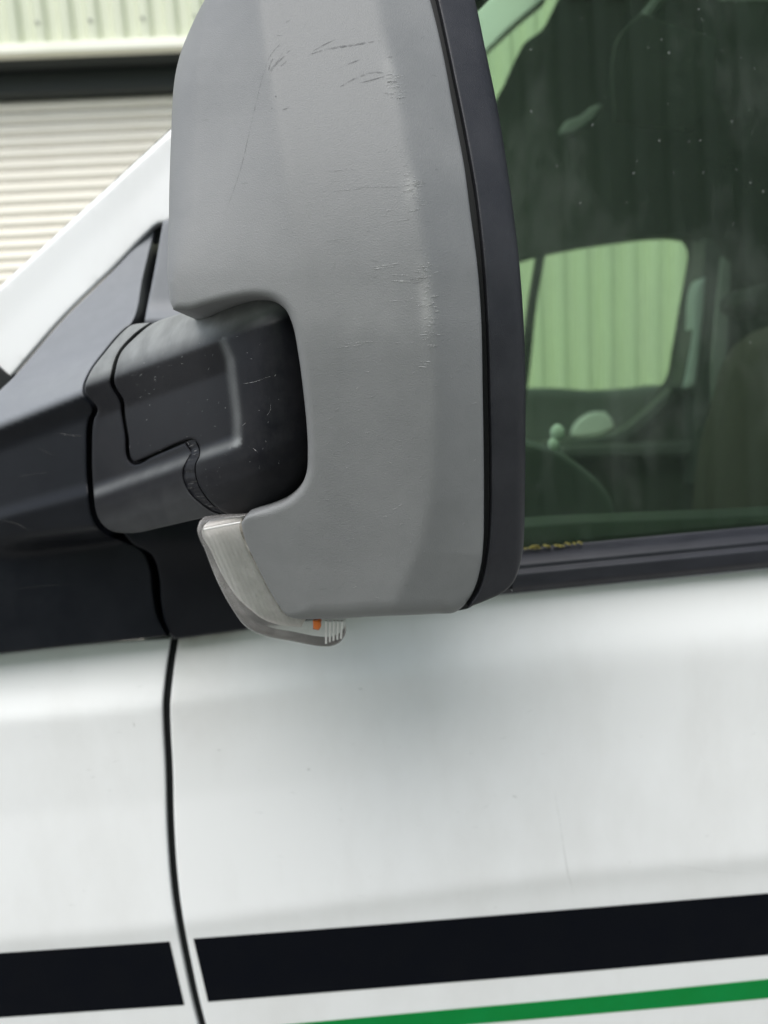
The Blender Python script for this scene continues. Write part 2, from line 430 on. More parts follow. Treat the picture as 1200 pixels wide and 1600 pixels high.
# recess behind the shut line
relief('shut_line_channel', [(225, 985), (330, 985), (320, 1200), (335, 1440), (380, 1640), (560, 2090), (400, 2090), (240, 1440), (220, 1200)], lambda x, y: bodyYs(x, y)+.011, 'gap', van, step=30, ostep=15, wall=.004)
# vinyl stripes, a hair proud of the paint
def stripe(name, pts, m, parent):
    return relief(name, pts, lambda x, y: bodyYs(x, y)-.0006, m, parent, step=12, ostep=7, wall=.0004, corner=20)
stripe('black_stripe', [(302, 1467), (600, 1444.5), (900, 1420.5), (1200, 1396), (1500, 1371), (1700, 1354), (1700, 1448), (1200, 1492.5), (900, 1519), (600, 1543.5), (325, 1565.5)], 'vinyl', door)
stripe('black_stripe', [(-480, 1520), (0, 1489.5), (265, 1471.5), (288, 1570.5), (0, 1590), (-480, 1624)], 'vinyl', front_wing)
stripe('green_stripe', [(395, 1606), (700, 1578), (900, 1560), (1200, 1530), (1700, 1480), (1700, 1510), (1200, 1560), (900, 1587), (700, 1604), (560, 1616), (395, 1630)], 'green', door)
stripe('green_stripe', [(-480, 1690), (0, 1650), (300, 1622), (307, 1650), (0, 1678), (-480, 1720)], 'green', front_wing)

# --- window seal, glass
def sealY(x, y):
    lo = 926-.1*(x-800); u = (lo-y)/70.
    return ip(u, [(-1, .004), (0, .004), (.1, -.001), (.45, -.002), (.52, .004), (.62, .002), (.82, .010), (1.0, .022), (2, .03)])
sealYs = smoothavg_y(sealY, 4, 7)
V = []; F = []; US = np.linspace(-.02, 1.02, 34); XS = np.linspace(520, 1900, 90)
for x in XS:
    lo, hi = 926-.1*(x-800), 858-.0955*(x-820)
    for u in US: V.append(at(x, lo+(hi-lo)*u, float(sealYs(x, lo-70*u))))
k = len(US)
for i in range(len(XS)-1):
    for q in range(k-1): F.append((i*k+q, (i+1)*k+q, (i+1)*k+q+1, i*k+q+1))
obj('window_seal', mesh('window_seal', V, F), 'rubber', door, 70)
GY = lambda x, y: .030 + .00003*np.clip(860-y, 0, 2000)
glass_px = [(540, 905), (820, 868), (1200, 830), (1900, 762), (1900, -420), (900, -420), (745, -10), (640, 150), (540, 330)]
gl = relief('window_glass', glass_px, GY, 'glass', door, step=60, ostep=40, wall=.004, cap=True, corner=10)
# dried water spots on the glass
V = []; F = []
def blob(c, rx, rz, lean=0.0):
    b = len(V); n = 8
    V.append((c[0], c[1]-.0009, c[2]))
    for k in range(n):
        a = 6.28318*k/n; wob = random.uniform(.75, 1.2)
        V.append((c[0]+rx*wob*math.cos(a)+lean*rz*math.sin(a), c[1]-.0003, c[2]+rz*wob*math.sin(a)))
    for k in range(n): F.append((b, b+1+k, b+1+(k+1) % n))
spots = [(1068, 0), (1091, 15), (1097, 32), (908, 30), (1033, 62), (1012, 75), (1045, 83), (1157, 91), (1178, 108), (1095, 100), (1143, 190), (1118, 145), (1043, 163), (1093, 220), (995, 252), (990, 271), (1150, 265), (1172, 285), (1192, 300), (906, 318), (1145, 350), (1148, 455), (1115, 515), (1172, 535), (830, 175), (829, 78), (1076, 222), (1030, 220), (1098, 270), (1052, 271), (1128, 80), (925, 196), (870, 260)]
for a, b in spots:
    blob(at(a, b, float(GY(a, b)))-np.array([0, .0006, 0]), random.uniform(.0005, .0011), random.uniform(.0006, .0013), random.uniform(-.5, .5))
for _ in range(110):
    a, b = random.uniform(820, 1200), random.uniform(0, 820)
    blob(at(a, b, float(GY(a, b)))-np.array([0, .0006, 0]), random.uniform(.0002, .0006), random.uniform(.0002, .0006))
ws = obj('water_spots', mesh('water_spots', V, F), 'spot', door); ws['kind'] = 'stuff'
# lichen in the seal's gap
for _ in range(26):
    a0 = random.choice([random.uniform(820, 862), random.uniform(820, 862), random.uniform(868, 915)]); b0 = 858-.0955*(a0-820)-random.uniform(-1, 2.5)
    w = random.uniform(1.5, 5); h = random.uniform(.8, 1.8)
    relief('lichen_flake', [(a0-w, b0), (a0-w*.3, b0-h), (a0+w*.5, b0-h*.8), (a0+w, b0+h*.3), (a0, b0+h)], flat(.0150), 'lichen', door, step=4, ostep=2, wall=.004, smooth=0)

# --- windscreen pillar
def pillY(x, y):
    u = (x*.695+y*.719) - 321      # distance from the outer edge of the pillar, along its width
    return .072 + .00003*np.clip(60-u, -60, 90) - .0002*np.clip(u-60, -10, 120)*.3 + .00000*np.clip(400-y, -250, 900)
relief('windscreen_pillar', [(-240, 668), (0, 447), (130, 328), (264, 205), (480, 5), (760, -260), (1100, -560), (1270, -560), (930, -260), (620, 2), (420, 200), (262, 348), (247, 351), (235, 361), (180, 417), (100, 496), (20, 588), (-40, 655), (-240, 860)], smoothavg(pillY, 14), 'paint', van, step=11, ostep=8, rad=7, wall=.06, mm=.0007)
relief('pillar_gutter_seal', [(-16, 560), (4, 578), (22, 592), (8, 606), (-30, 640)], flat(.064), 'gap', van, step=8, ostep=6, rad=3, wall=.02)
# door window frame running up beside the pillar, with its black seal
relief('door_window_frame', [(262, 352), (420, 204), (620, 6), (930, -260), (1270, -560), (1350, -560), (1010, -260), (742, 8), (560, 190), (500, 400), (300, 500)], lambda x, y: .050+.00011*np.clip(420-y, -200, 900), 'trim', door, step=16, ostep=10, rad=4, wall=.03)

# --- black quarter trim in front of the mirror (fixed to the wing)
def trimY(x, y):
    x = np.asarray(x, float); y = np.asarray(y, float)
    xx = np.clip(x, -150, 270)
    y1, y2, y3, y4, y5, yb = 668-.40*xx, 701-.365*xx, 806-.28*xx, 842-.09*xx, 871-.16*xx, 1022-.085*xx
    out = -.052-.00028*np.clip(xx, -150, 145)
    Z = np.zeros_like(x)
    conds = [(y1-150, .050+Z), (y1-95, .018+Z), (y1-60, -.006+Z*0), (y1-30, out*.62), (y1-8, out*.95), (y1, out), (y2, out+.012), (y3-8, out+.012), (y3+3, out+.006), (y4, out+.016), (y5, -.018+Z), (yb, -.012+Z), (yb+60, 0+Z)]
    r = np.where(y < conds[0][0], conds[0][1]+.00045*(conds[0][0]-y), conds[-1][1])
    for (a, va), (b, vb) in zip(conds[:-1], conds[1:]):
        t = np.clip((y-a)/(b-a), 0, 1); k = (y >= a) & (y < b)
        r = np.where(k, va+(vb-va)*t, r)
    return r
tY = smoothavg_y(trimY, 9, 9)
relief('quarter_trim', [(-400, 990), (-240, 860), (-40, 657), (0, 610), (20, 591), (100, 499), (180, 420), (230, 366), (243, 354), (224, 432), (205, 506), (194, 514), (162, 549), (137, 584), (129, 612), (146, 640), (139, 656), (136, 710), (138, 762), (146, 812), (162, 833), (196, 847), (222, 860), (234, 885), (239, 930), (246, 965), (261, 994), (130, 1007), (0, 1021), (-400, 1060)], tY, 'trim', van, wear_and_light=lambda x, y: np.clip((668-.40*np.clip(x, -300, 270)-y+4)/14, 0, 1), step=6, ostep=5, rad=4, wall=.05, mm=.0006, corner=60)  # triangle and top shelf lightened to paint in light from the sky
# --- door sail panel that carries the mirror
def sailY(x, y):
    return ip(y, [(300, .045), (480, .020), (520, -.005), (845, -.030), (870, -.024), (890, -.020), (960, -.012), (1010, -.004)])
relief('mirror_sail_panel', [(255, 345), (430, 300), (600, 560), (600, 952), (380, 984), (271, 999), (258, 975), (252, 940), (249, 900), (238, 868), (205, 848), (180, 800), (215, 640), (226, 503), (240, 430)], smoothavg_y(sailY, 12), 'trim', door, wear_and_light=lambda x, y: np.clip((505-y)/8, 0, 1), step=9, ostep=6, rad=4, wall=.03, mm=.0006)  # upper piece painted paler, as if lit by the sky
relief('trim_gap', [(215, 325), (290, 300), (252, 430), (240, 520), (330, 700), (330, 900), (280, 994), (244, 994), (120, 830), (120, 560), (190, 500)], lambda x, y: ip(y, [(300, .20), (340, .19), (370, .17), (400, .10), (500, .05), (600, .02), (1000, .025)]), 'gap', van, step=20, ostep=10, wall=.01)

relief('trim_gap', [(234, 350), (264, 342), (262, 374), (232, 384)], flat(.082), 'gap', van, step=8, ostep=6, wall=.004)

# ------------------------------------------------------------------ wing mirror
Lp = [(-120, 430), (-60, 372), (0, 320), (50, 295), (90, 280), (130, 272), (220, 267), (330, 264), (430, 266), (480, 269), (1000, 290)]
E1p = [(-120, 392), (0, 404), (96, 419), (175, 433), (300, 452), (354, 462), (450, 476), (700, 500), (1000, 520)]
E2p = [(-120, 566), (0, 590), (42, 600), (92, 612), (167, 627), (233, 637), (292, 650), (354, 658), (433, 669), (500, 675), (600, 680), (700, 680), (780, 675), (860, 655), (940, 620)]
Gp = [(-110, 640), (0, 672), (83, 692), (179, 710), (258, 725), (333, 735), (417, 746), (500, 752), (600, 755), (740, 756), (865, 755), (957, 712)]
Rp = [(-110, 700), (0, 742), (75, 758), (167, 777), (258, 792), (346, 804), (417, 812), (520, 819), (600, 821), (850, 818)]
def vert(y): return .046*np.clip((430-y)/430, 0, 2)**1.7 + .033*np.clip((y-500)/450, 0, 2)**1.6
def housY(x, y):
    x = np.asarray(x, float); y = np.asarray(y, float)
    L, e1, e2, G = ip(y, Lp), ip(y, E1p), ip(y, E2p), ip(y, Gp)
    fade = np.clip((500-y)/330, 0, 1); fade = .25+.75*fade*fade*(3-2*fade)
    yE1, yE2 = -.2945, -.300
    yL = yE1 + .040*fade+.006; yG = yE2+.017
    r = np.where(x < e1, yE1+(e1-x)/(e1-L)*(yL-yE1), np.where(x < e2, yE1+(x-e1)/(e2-e1)*(yE2-yE1), yE2+(x-e2)/(G-e2)*(yG-yE2)))
    return r + vert(y)
hY = smoothavg(housY, 13, 9)
def hrad(x, y):
    x = np.asarray(x, float); y = np.asarray(y, float); c = lambda v: np.clip(v, 0, 1)
    r = 4+36*c((330-x)/30)*c((470-y)/130)                              # front silhouette
    r = np.maximum(r, 4+28*c((-10-y)/60))                              # top
    r = np.maximum(r, 4+9*c((505-x)/15)*c((y-425)/20)*c((812-y)/12))   # lip round the arm opening
    r = np.maximum(r, 4+20*c((y-912)/22)*c((738-x)/50)*c((x-448)/40))  # underside
    return r
cut = [(266, 470), (271, 484), (296, 485), (324, 477), (366, 467), (397, 463), (425, 467), (445, 482), (457, 507), (466, 552), (474, 612), (480, 675), (481, 710), (479, 738), (470, 760), (450, 780), (422, 792), (397, 800), (385, 806), (377, 817), (382, 840), (395, 870), (415, 910), (435, 945), (451, 963)]
house_px = [(320, 0), (295, 50), (280, 90), (272, 130), (267, 220), (264, 330)] + cut + [(500, 967), (590, 963), (680, 959), (712, 956), (736, 930), (750, 890), (755, 850), (756, 790), (756, 740), (754, 600), (752, 500), (746, 417), (735, 333), (725, 258), (710, 179), (692, 83), (672, 0), (650, -70), (620, -108), (560, -122), (470, -112), (400, -80), (350, -40)]
wm = relief('wing_mirror', house_px, hY, 'grey', van, wear_and_light=lambda x, y: .55*np.exp(-((x-ip(y, E2p)+8)/11.)**2)*(np.exp(-((y-470)/50.)**2)+.7*np.exp(-((y-295)/28.)**2)+.6*np.exp(-((y-120)/30.)**2)) + .14*np.exp(-((x-570)/70.)**2-((y-500)/45.)**2), step=5, ostep=4, rad=hrad, wall=.13, mm=.000375, smooth=50)
wm['label'] = 'grey grained plastic mirror housing with pale scuffs along its ridge'
# groove and black rim round the glass
grv = [(660, -60), (672, 0), (692, 83), (710, 179), (725, 258), (735, 333), (746, 417), (752, 500), (754, 600), (756, 740), (755, 860), (744, 915), (712, 956)]
grv_r = [(732, 949), (750, 920), (762, 870), (767, 815), (768, 740), (764, 600), (762, 542), (756, 417), (746, 308), (729, 225), (708, 125), (685, 0), (665, -70)]
relief('rim_groove', [(a-6, b) for a, b in grv] + [(a+6, b-2) for a, b in grv_r], lambda x, y: -.2715+vert(y), 'gap', wm, step=8, ostep=5, wall=.02, corner=60)
def rimY(x, y):
    G, R = ip(y, Gp), ip(y, Rp); t = np.clip((x-G)/(R-G+1e-6), 0, 1.3)
    return -.2835+.0125*t + .006*np.clip((t-.8)/.3, 0, 1)**2 + vert(y)
relief('mirror_rim', grv_r[::-1] if False else [(732, 949)] + [(760, 938), (787, 925), (802, 910), (812, 885), (818, 850), (820, 790), (821, 690), (821, 600), (819, 520), (812, 417), (804, 346), (792, 258), (777, 167), (758, 75), (742, 0), (722, -70)] + [(690, -118), (640, -135), (650, -105), (668, -60)] + [(684, 0), (711, 125), (731, 225), (745, 308), (757, 417), (764, 542), (766, 620), (768, 740), (767, 815), (762, 870), (750, 920)], rimY, 'rim', wm, step=5, ostep=4, rad=4.5, wall=.11, mm=.00038)
# reflecting glass, facing rearward inside the rim
V = []; F = []
ys = np.linspace(-90, 925, 24)
for y in ys:
    p = at(ip(y, Rp)-26, y, -.262+vert(y)); V += [p+np.array([.004, 0, 0]), p+np.array([-.012, .125, 0])]
for i in range(len(ys)-1): F.append((2*i, 2*i+2, 2*i+3, 2*i+1))
obj('mirror_glass', mesh('mirror_glass', V, F), 'mirror', wm)

# pivot arm
def armbase0(x): return ip(x, [(100, -.105), (150, -.122), (200, -.150), (300, -.222), (360, -.260), (400, -.2745), (440, -.281), (510, -.282)])
def armbase(x): return sum(armbase0(np.asarray(x, float)+k) for k in np.linspace(-45, 45, 13))/13
def sa(x, y): return y+.35*(x-300)
PROF = [(440, .060), (470, .042), (484, .031), (500, .0165), (520, .0068), (547, 0), (600, .012), (706, .012), (722, .001), (745, .0012), (775, .005), (800, .012), (822, .022), (850, .04)]
PROF2 = [(440, .060), (470, .042), (484, .031), (500, .0165), (520, .0068), (547, 0), (600, -.0005), (706, .000), (722, .0006), (745, .0012), (775, .005), (800, .012), (822, .022), (850, .04)]
insetR = [(480, 345), (536, 352), (560, 362), (600, 367), (650, 373), (690, 374), (705, 366), (716, 345)]
def armY(x, y):
    s = sa(x, y); rec, full = ip(s, PROF), ip(s, PROF2)
    xr = ip(y, insetR); t = np.clip((x-(xr-10))/13., 0, 1)
    endr = .022*np.clip((x-405)/85., 0, 1.3)**2
    return armbase(x) + rec*(1-t)+full*t + endr
aY = lambda x, y: smoothavg_y(armY, 5, 7)(x, y)
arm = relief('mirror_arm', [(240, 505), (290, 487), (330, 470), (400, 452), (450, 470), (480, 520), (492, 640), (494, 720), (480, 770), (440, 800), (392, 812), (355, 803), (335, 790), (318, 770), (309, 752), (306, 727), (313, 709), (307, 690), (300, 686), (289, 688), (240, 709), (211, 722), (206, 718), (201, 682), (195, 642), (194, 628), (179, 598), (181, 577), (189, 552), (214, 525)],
             aY, 'black', wm, wear_and_light=lambda x, y: np.clip((550-sa(x, y))/26, 0, 1)*np.clip((500-x)/90, .05, 1)+.5*np.exp(-((sa(x, y)-716)/7.)**2)*(x < 378)+.45*np.exp(-((x-ip(y, insetR)+3)/6.)**2)*((sa(x, y) > 545) & (sa(x, y) < 722)), step=4.2, ostep=3.5, rad=4, wall=.05, mm=.00042, corner=60)  # painted highlights: pale top strip, chamfer and inset edge
def footY(x, y): return armbase(x) + ip(sa(x, y), PROF) + .0012
fY = smoothavg_y(footY, 5, 7)
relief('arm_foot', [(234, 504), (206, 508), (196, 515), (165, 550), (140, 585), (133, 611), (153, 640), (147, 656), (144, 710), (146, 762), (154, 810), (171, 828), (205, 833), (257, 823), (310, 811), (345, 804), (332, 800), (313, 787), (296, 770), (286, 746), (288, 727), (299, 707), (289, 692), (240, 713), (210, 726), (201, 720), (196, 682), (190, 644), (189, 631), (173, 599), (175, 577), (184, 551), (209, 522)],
       fY, 'black', wm, wear_and_light=lambda x, y: np.clip((548-sa(x, y))/16, 0, 1)+.12*np.clip((sa(x, y)-735)/40, 0, 1)+.4*np.exp(-((sa(x, y)-716)/7.)**2), step=4.5, ostep=3.5, rad=4, wall=.06, mm=.0005, corner=60)  # top and chamfer carry painted highlights; lower part is a dirt smudge
# ribbed seam between foot and arm: a recessed strip with fine teeth
lft = curve([(289, 690), (299, 706), (287, 727), (285, 746), (296, 770), (313, 787), (335, 801)], 3.2, closed=False)
rgt = curve([(305, 686), (312, 709), (305, 727), (308, 752), (317, 770), (334, 790), (357, 803)], 3.2, closed=False)
n = 44; li = np.linspace(0, len(lft)-1, n); lft = np.stack([np.interp(li, range(len(lft)), lft[:, k]) for k in (0, 1)], -1)
ri = np.linspace(0, len(rgt)-1, n); rgt = np.stack([np.interp(ri, range(len(rgt)), rgt[:, k]) for k in (0, 1)], -1)
V = []; F = []
for i in range(n):
    dp = .0026+random.uniform(-.0007, .0007)
    for t, e in ((-.1, .006), (.05, dp), (.5, dp*.9), (.95, dp), (1.1, .006)):
        p = lft[i]*(1-t)+rgt[i]*t; V.append(at(p[0], p[1], float(fY(p[0], p[1]))+e))
for i in range(n-1):
    for k in range(4): F.append((i*5+k, (i+1)*5+k, (i+1)*5+k+1, i*5+k+1))
obj('ribbed_seam', mesh('ribbed_seam', V, F), 'black', wm, smooth=80)
relief('arm_core', [(175, 545), (215, 520), (300, 495), (420, 470), (470, 540), (475, 740), (400, 795), (330, 795), (200, 815), (160, 780), (155, 650)], lambda x, y: armbase(x)+.022+.00012*np.abs(y-660), 'gap', wm, step=14, ostep=8, wall=.03)

# indicator lamp under the arm
def lensY(x, y): return -.262 + .010*np.clip((400-x)/90, 0, 1.2) + vert(y)*.9 + .004*np.clip((y-960)/50, 0, 1)
lens_px = [(308, 828), (312, 814), (350, 806), (390, 802), (380, 816), (386, 840), (399, 870), (419, 908), (440, 945), (456, 964), (480, 967), (540, 969), (541, 985), (533, 1002), (517, 1010), (500, 1010), (455, 1002), (415, 994), (385, 980), (365, 955), (340, 910), (320, 860)]
relief('indicator_reflector', [(315, 832), (319, 821), (352, 813), (384, 808), (379, 822), (386, 850), (414, 908), (442, 952), (456, 962), (480, 964), (470, 980), (440, 977), (412, 968), (388, 950), (372, 935), (348, 900), (329, 860)], lambda x, y: lensY(x, y)+.0075+.0007*np.abs(np.sin((x-.42*y)*.42)), 'lensback', wm, step=2.6, ostep=3, rad=4, wall=.02, mm=.0004)
relief('indicator_lens', lens_px, lensY, 'lens', wm, step=4, ostep=3.5, rad=9, wall=.022, mm=.0004, cap=False)
relief('indicator_bulb', [(489, 970), (499, 969), (502, 977), (498, 985), (489, 983)], lambda x, y: lensY(x, y)-.0012, 'orange', wm, step=4, ostep=3, rad=5, wall=.01, mm=.0004)
for k in range(5):
    x0 = 508+k*6.2
    relief('lens_rib_or_glint', [(x0, 971), (x0+3.4, 971), (x0+3.2-k*.4, 1006-k*2), (x0-.2-k*.4, 1006-k*2)], lambda x, y: lensY(x, y)-.0005, 'lensback', wm, step=4, ostep=3, rad=1.6, wall=.003, mm=.0006)
relief('lens_rib_or_glint', [(316, 826), (350, 819), (380, 814), (381, 817), (351, 823), (317, 830)], lambda x, y: lensY(x, y)-.0004, 'lensback', wm, step=4, ostep=3, rad=1.5, wall=.003, mm=.0006)  # pale strip imitating the bright highlight along the lens edge
# grime along the joint between lens and housing
relief('joint_grime', [(377, 812), (384, 822), (388, 842), (402, 870), (421, 908), (440, 942), (453, 960), (447, 962), (432, 940), (411, 904), (394, 872), (381, 845), (374, 822)], lambda x, y: lensY(x, y)-.0022+.0009*np.sin(y*.21), 'dirt', wm, step=3.5, ostep=3, rad=2, wall=.01)

# scuffs: slivers of raised and rubbed plastic lying on the housing
def slivers(name, strokes, m, hY=hY, par=None):
    # strokes of scraped plastic
    V = []; F = []
    for pts, w in strokes:
        c = curve(pts, 6, closed=False) if len(pts) > 2 else np.linspace(pts[0], pts[1], 5)
        d = np.gradient(c, axis=0); nn = np.stack([-d[:, 1], d[:, 0]], -1); nn /= np.linalg.norm(nn, axis=1)[:, None]+1e-9
        k = len(c); b = len(V)
        for i in range(k):
            ww = w*.5*(math.sin(math.pi*(i+.35)/(k-.3))**.6)*random.uniform(.7, 1.2)
            p, q = c[i]+nn[i]*ww, c[i]-nn[i]*ww
            V += [at(p[0], p[1], float(hY(p[0], p[1]))-.00022), at(c[i][0], c[i][1], float(hY(c[i][0], c[i][1]))-.00038), at(q[0], q[1], float(hY(q[0], q[1]))-.00022)]
        for i in range(k-1):
            for j in (0, 1): F.append((b+3*i+j, b+3*i+j+1, b+3*i+3+j+1, b+3*i+3+j))
    o = obj(name, mesh(name, V, F), m, par or wm, smooth=60); o['kind'] = 'stuff'; return o
za = lambda x, y: (580+x/4.21, 220+y/4.21)
zb = lambda x, y: (380+x/4.286, y/4.286)
lt = []
for a, b, c, d, w in [(215, 225, 265, 225, 1.2), (210, 295, 310, 275, 1.8), (225, 325, 310, 310, 1.8), (210, 330, 300, 335, 1.3), (250, 365, 310, 370, 1.8), (60, 465, 130, 455, 1.0), (60, 495, 115, 490, .9), (100, 535, 250, 515, 1.1), (230, 465, 300, 455, 1.2), (0, 845, 150, 825, 1.6), (0, 835, 180, 805, 1.0), (140, 880, 240, 885, 1.1), (95, 1055, 250, 1047, 1.0), (130, 1330, 280, 1328, 1.0), (325, 1452, 390, 1452, 1.6), (330, 1470, 380, 1470, 1.8), (310, 1485, 370, 1490, 1.3), (330, 1310, 370, 1305, 1.5), (130, 920, 260, 925, 2.2), (-180, 1335, 20, 1318, .9), (-240, 1365, -60, 1340, .8), (-130, 300, 210, 300, .5), (-300, 200, -120, 185, .6), (-250, 330, -60, 310, .6), (150, 35, 190, 30, 2), (-300, 660, -180, 640, .7)]:
    lt.append(([za(a, b), za(c, d)], w))
for _ in range(150):
    y = random.choice([random.gauss(440, 22), random.uniform(410, 545), random.gauss(290, 12), random.gauss(135, 14)])
    x = float(ip(y, E2p)) + random.gauss(-7, 7); l = random.uniform(3, 13)
    lt.append(([(x, y), (x+l, y-random.uniform(0, 1.5))], random.uniform(.5, 1.5)))
for _ in range(90):
    x, y = random.uniform(500, 740), random.uniform(560, 940); l = random.uniform(2, 8); a = random.uniform(-.9, .5)
    lt.append(([(x, y), (x+l*math.cos(a), y+l*math.sin(a))], random.uniform(.35, .7)))
lt.append(([(437, 350), (441, 357), (447, 358), (451, 353)], .9))
slivers('pale_scuffs', lt, 'scufflight')
dk = [([zb(*p) for p in s], w) for s, w in [
    ([(180, 500), (205, 450), (250, 400), (320, 330)], 1.4), ([(165, 400), (200, 345), (245, 295)], .9), ([(170, 470), (180, 430), (200, 390)], 1.8), ([(178, 480), (215, 425), (240, 400)], 2.0), ([(220, 470), (290, 410)], .8),
    ([(440, 365), (560, 330), (740, 300), (920, 270)], 2.2), ([(470, 340), (540, 300), (620, 262)], 1.1), ([(650, 580), (760, 520), (870, 485), (960, 490)], 2.2), ([(780, 555), (880, 530), (990, 495)], 1.4), ([(670, 440), (780, 400)], 2.0), ([(260, 740), (320, 710)], 1.3), ([(960, 383), (1000, 380)], 1.2), ([(185, 725), (197, 727)], 1.2), ([(215, 640), (220, 650)], 1.6), ([(960, 550), (1030, 545)], 1.0)]]
dk = [(a, w*1.5) for a, w in dk]
dk.append(([(417, 96), (405, 140), (390, 205), (375, 267), (362, 305), (347, 346)], .95))
dk += [([za(245, 915), za(310, 905), za(385, 903)], 1.6), ([za(270, 938), za(345, 928)], 1.0), ([za(215, 290), za(300, 300)], 1.0), ([za(360, 1372), za(395, 1368)], 1.4)]
for _ in range(60):
    x, y = random.uniform(300, 700), random.uniform(20, 930); l = random.uniform(4, 16); a = random.uniform(-1.1, .3)
    if 330 < y < 830 and x < 500: continue
    dk.append(([(x, y), (x+l*math.cos(a), y+l*math.sin(a))], random.uniform(.3, .6)))
slivers('dark_scuffs', dk, 'scuffdark')
pm = [([(866, 1235), (875, 1285), (884, 1345), (897, 1400)], 1.3), ([(880, 1320), (888, 1372)], 1.6), ([(799, 1243), (808, 1246)], 3), ([(480, 1202), (485, 1203)], 3), ([(208, 1128), (210, 1136)], 2.5), ([(560, 1076), (566, 1077)], 3), ([(1046, 1350), (1120, 1362), (1180, 1365)], .8), ([(340, 1172), (346, 1172)], 3), ([(40, 488), (55, 494), (62, 503)], 2)][:-1]
for _ in range(45):
    x, y = random.uniform(0, 1200), random.uniform(1040, 1420); l = random.uniform(1.5, 14); a = random.gauss(0, .35)
    if 240 < x < 290: continue
    pm.append(([(x, y), (x+l*math.cos(a), y+l*math.sin(a))], random.uniform(.5, 1.1)))
am = [([(378, 600), (400, 596), (422, 588)], .8), ([(420, 620), (423, 640), (416, 650)], .6), ([(395, 700), (404, 708)], .6), ([(240, 590), (246, 600)], .6)]
for _ in range(120):
    x, y = random.uniform(200, 470), random.uniform(500, 790); l = abs(random.gauss(0, 3))+.6; a = random.gauss(-.3, .8)
    if sa(x, y) > 800 or sa(x, y) < 500 or (x < 320 and sa(x, y) > 690) or x > 440-.3*max(0, 520-y): continue
    am.append(([(x, y), (x+l*math.cos(a), y+l*math.sin(a))], random.uniform(.35, .8)))
slivers('arm_scratches', am, 'scufflight', aY, arm.parent)
sm = []
for _ in range(30):
    i = random.randrange(2, n-2); a, b = lft[i], rgt[i]; t0 = random.uniform(.05, .5)
    sm.append(([tuple(a+(b-a)*t0), tuple(a+(b-a)*(t0+random.uniform(.25, .5))+np.array([0, -1.5]))], random.uniform(.5, 1.1)))
slivers('seam_scratches', sm, 'mark', lambda x, y: fY(x, y)+.0012, wm)
slivers('trim_scratches', [([(88, 676), (110, 680), (128, 681)], .9), ([(0, 812), (25, 818), (48, 830)], .9), ([(60, 700), (84, 712)], .5), ([(30, 745), (70, 738)], .5), ([(20, 920), (120, 912)], .5)], 'mark', tY, van)
slivers('paint_marks', pm, 'mark', bodyYs, door)

# ------------------------------------------------------------------ cab seen through the window
FY = 1.62
far_hole = [(700, 440), (760, 424), (850, 396), (960, 376), (1060, 367), (1082, 370), (1091, 384), (1089, 415), (1078, 475), (1066, 545), (1056, 592), (1040, 612), (1000, 652), (966, 676), (925, 686), (880, 690), (760, 700), (700, 700)]
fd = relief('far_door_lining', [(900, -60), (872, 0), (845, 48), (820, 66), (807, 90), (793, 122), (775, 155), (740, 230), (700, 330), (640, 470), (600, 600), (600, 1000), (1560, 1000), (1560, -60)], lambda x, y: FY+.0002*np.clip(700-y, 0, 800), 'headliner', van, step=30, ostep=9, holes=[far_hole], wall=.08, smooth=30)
relief('quarter_bar', [(842, 398), (853, 394), (838, 480), (829, 570), (812, 690), (800, 692), (818, 560), (830, 470)], flat(FY+.03), 'headliner', fd, step=14, ostep=8, rad=3, wall=.05)
relief('window_ledge', [(700, 693), (880, 689), (925, 684), (966, 674), (1000, 650), (1050, 606), (1056, 622), (1010, 668), (975, 692), (930, 703), (880, 708), (700, 712)], flat(FY-.03), 'dash', fd, step=12, ostep=8, rad=5, wall=.04, mm=.002)
relief('armrest', [(875, 698), (1100, 690), (1103, 712), (875, 716)], flat(FY-.08), 'dash', fd, step=12, ostep=8, rad=5, wall=.07, mm=.002)
# far mirror outside the far window
fm = relief('far_wing_mirror', [(760, 640), (800, 612), (850, 606), (930, 610), (1000, 606), (1045, 603), (1070, 625), (1060, 660), (960, 690), (830, 700), (760, 690)], flat(FY+.35), 'cabgrey', van, step=16, ostep=8, rad=16, wall=.12, mm=.002)
relief('far_mirror_glass', [(893, 672), (905, 655), (925, 644), (945, 643), (956, 655), (960, 668), (940, 678), (905, 683), (892, 682)], flat(FY+.33), 'cabwhite', fm, step=10, ostep=6, rad=6, wall=.01, mm=.002)  # white colour stands in for sky mirrored in the glass
# rear door post trim and seat-belt strap
relief('door_post', [(1100, 372), (1118, 374), (1130, 400), (1120, 500), (1110, 600), (1106, 760), (1085, 760), (1085, 620), (1062, 606), (1072, 560), (1088, 480), (1098, 410)], flat(FY-.10), 'dash', van, step=14, ostep=8, rad=4, wall=.08, mm=.002)
relief('post_trim', [(1092, 440), (1104, 430), (1096, 520), (1086, 604), (1066, 608), (1070, 590), (1082, 520)], flat(FY-.105), 'cabpale', van, step=10, ostep=7, rad=4, wall=.05, mm=.002)
relief('seat_belt_strap', [(1128, 400), (1142, 410), (1138, 520), (1130, 636), (1112, 640), (1112, 560), (1120, 470)], flat(1.30), 'cabgrey', van, step=10, ostep=7, rad=3, wall=.006, mm=.0015)
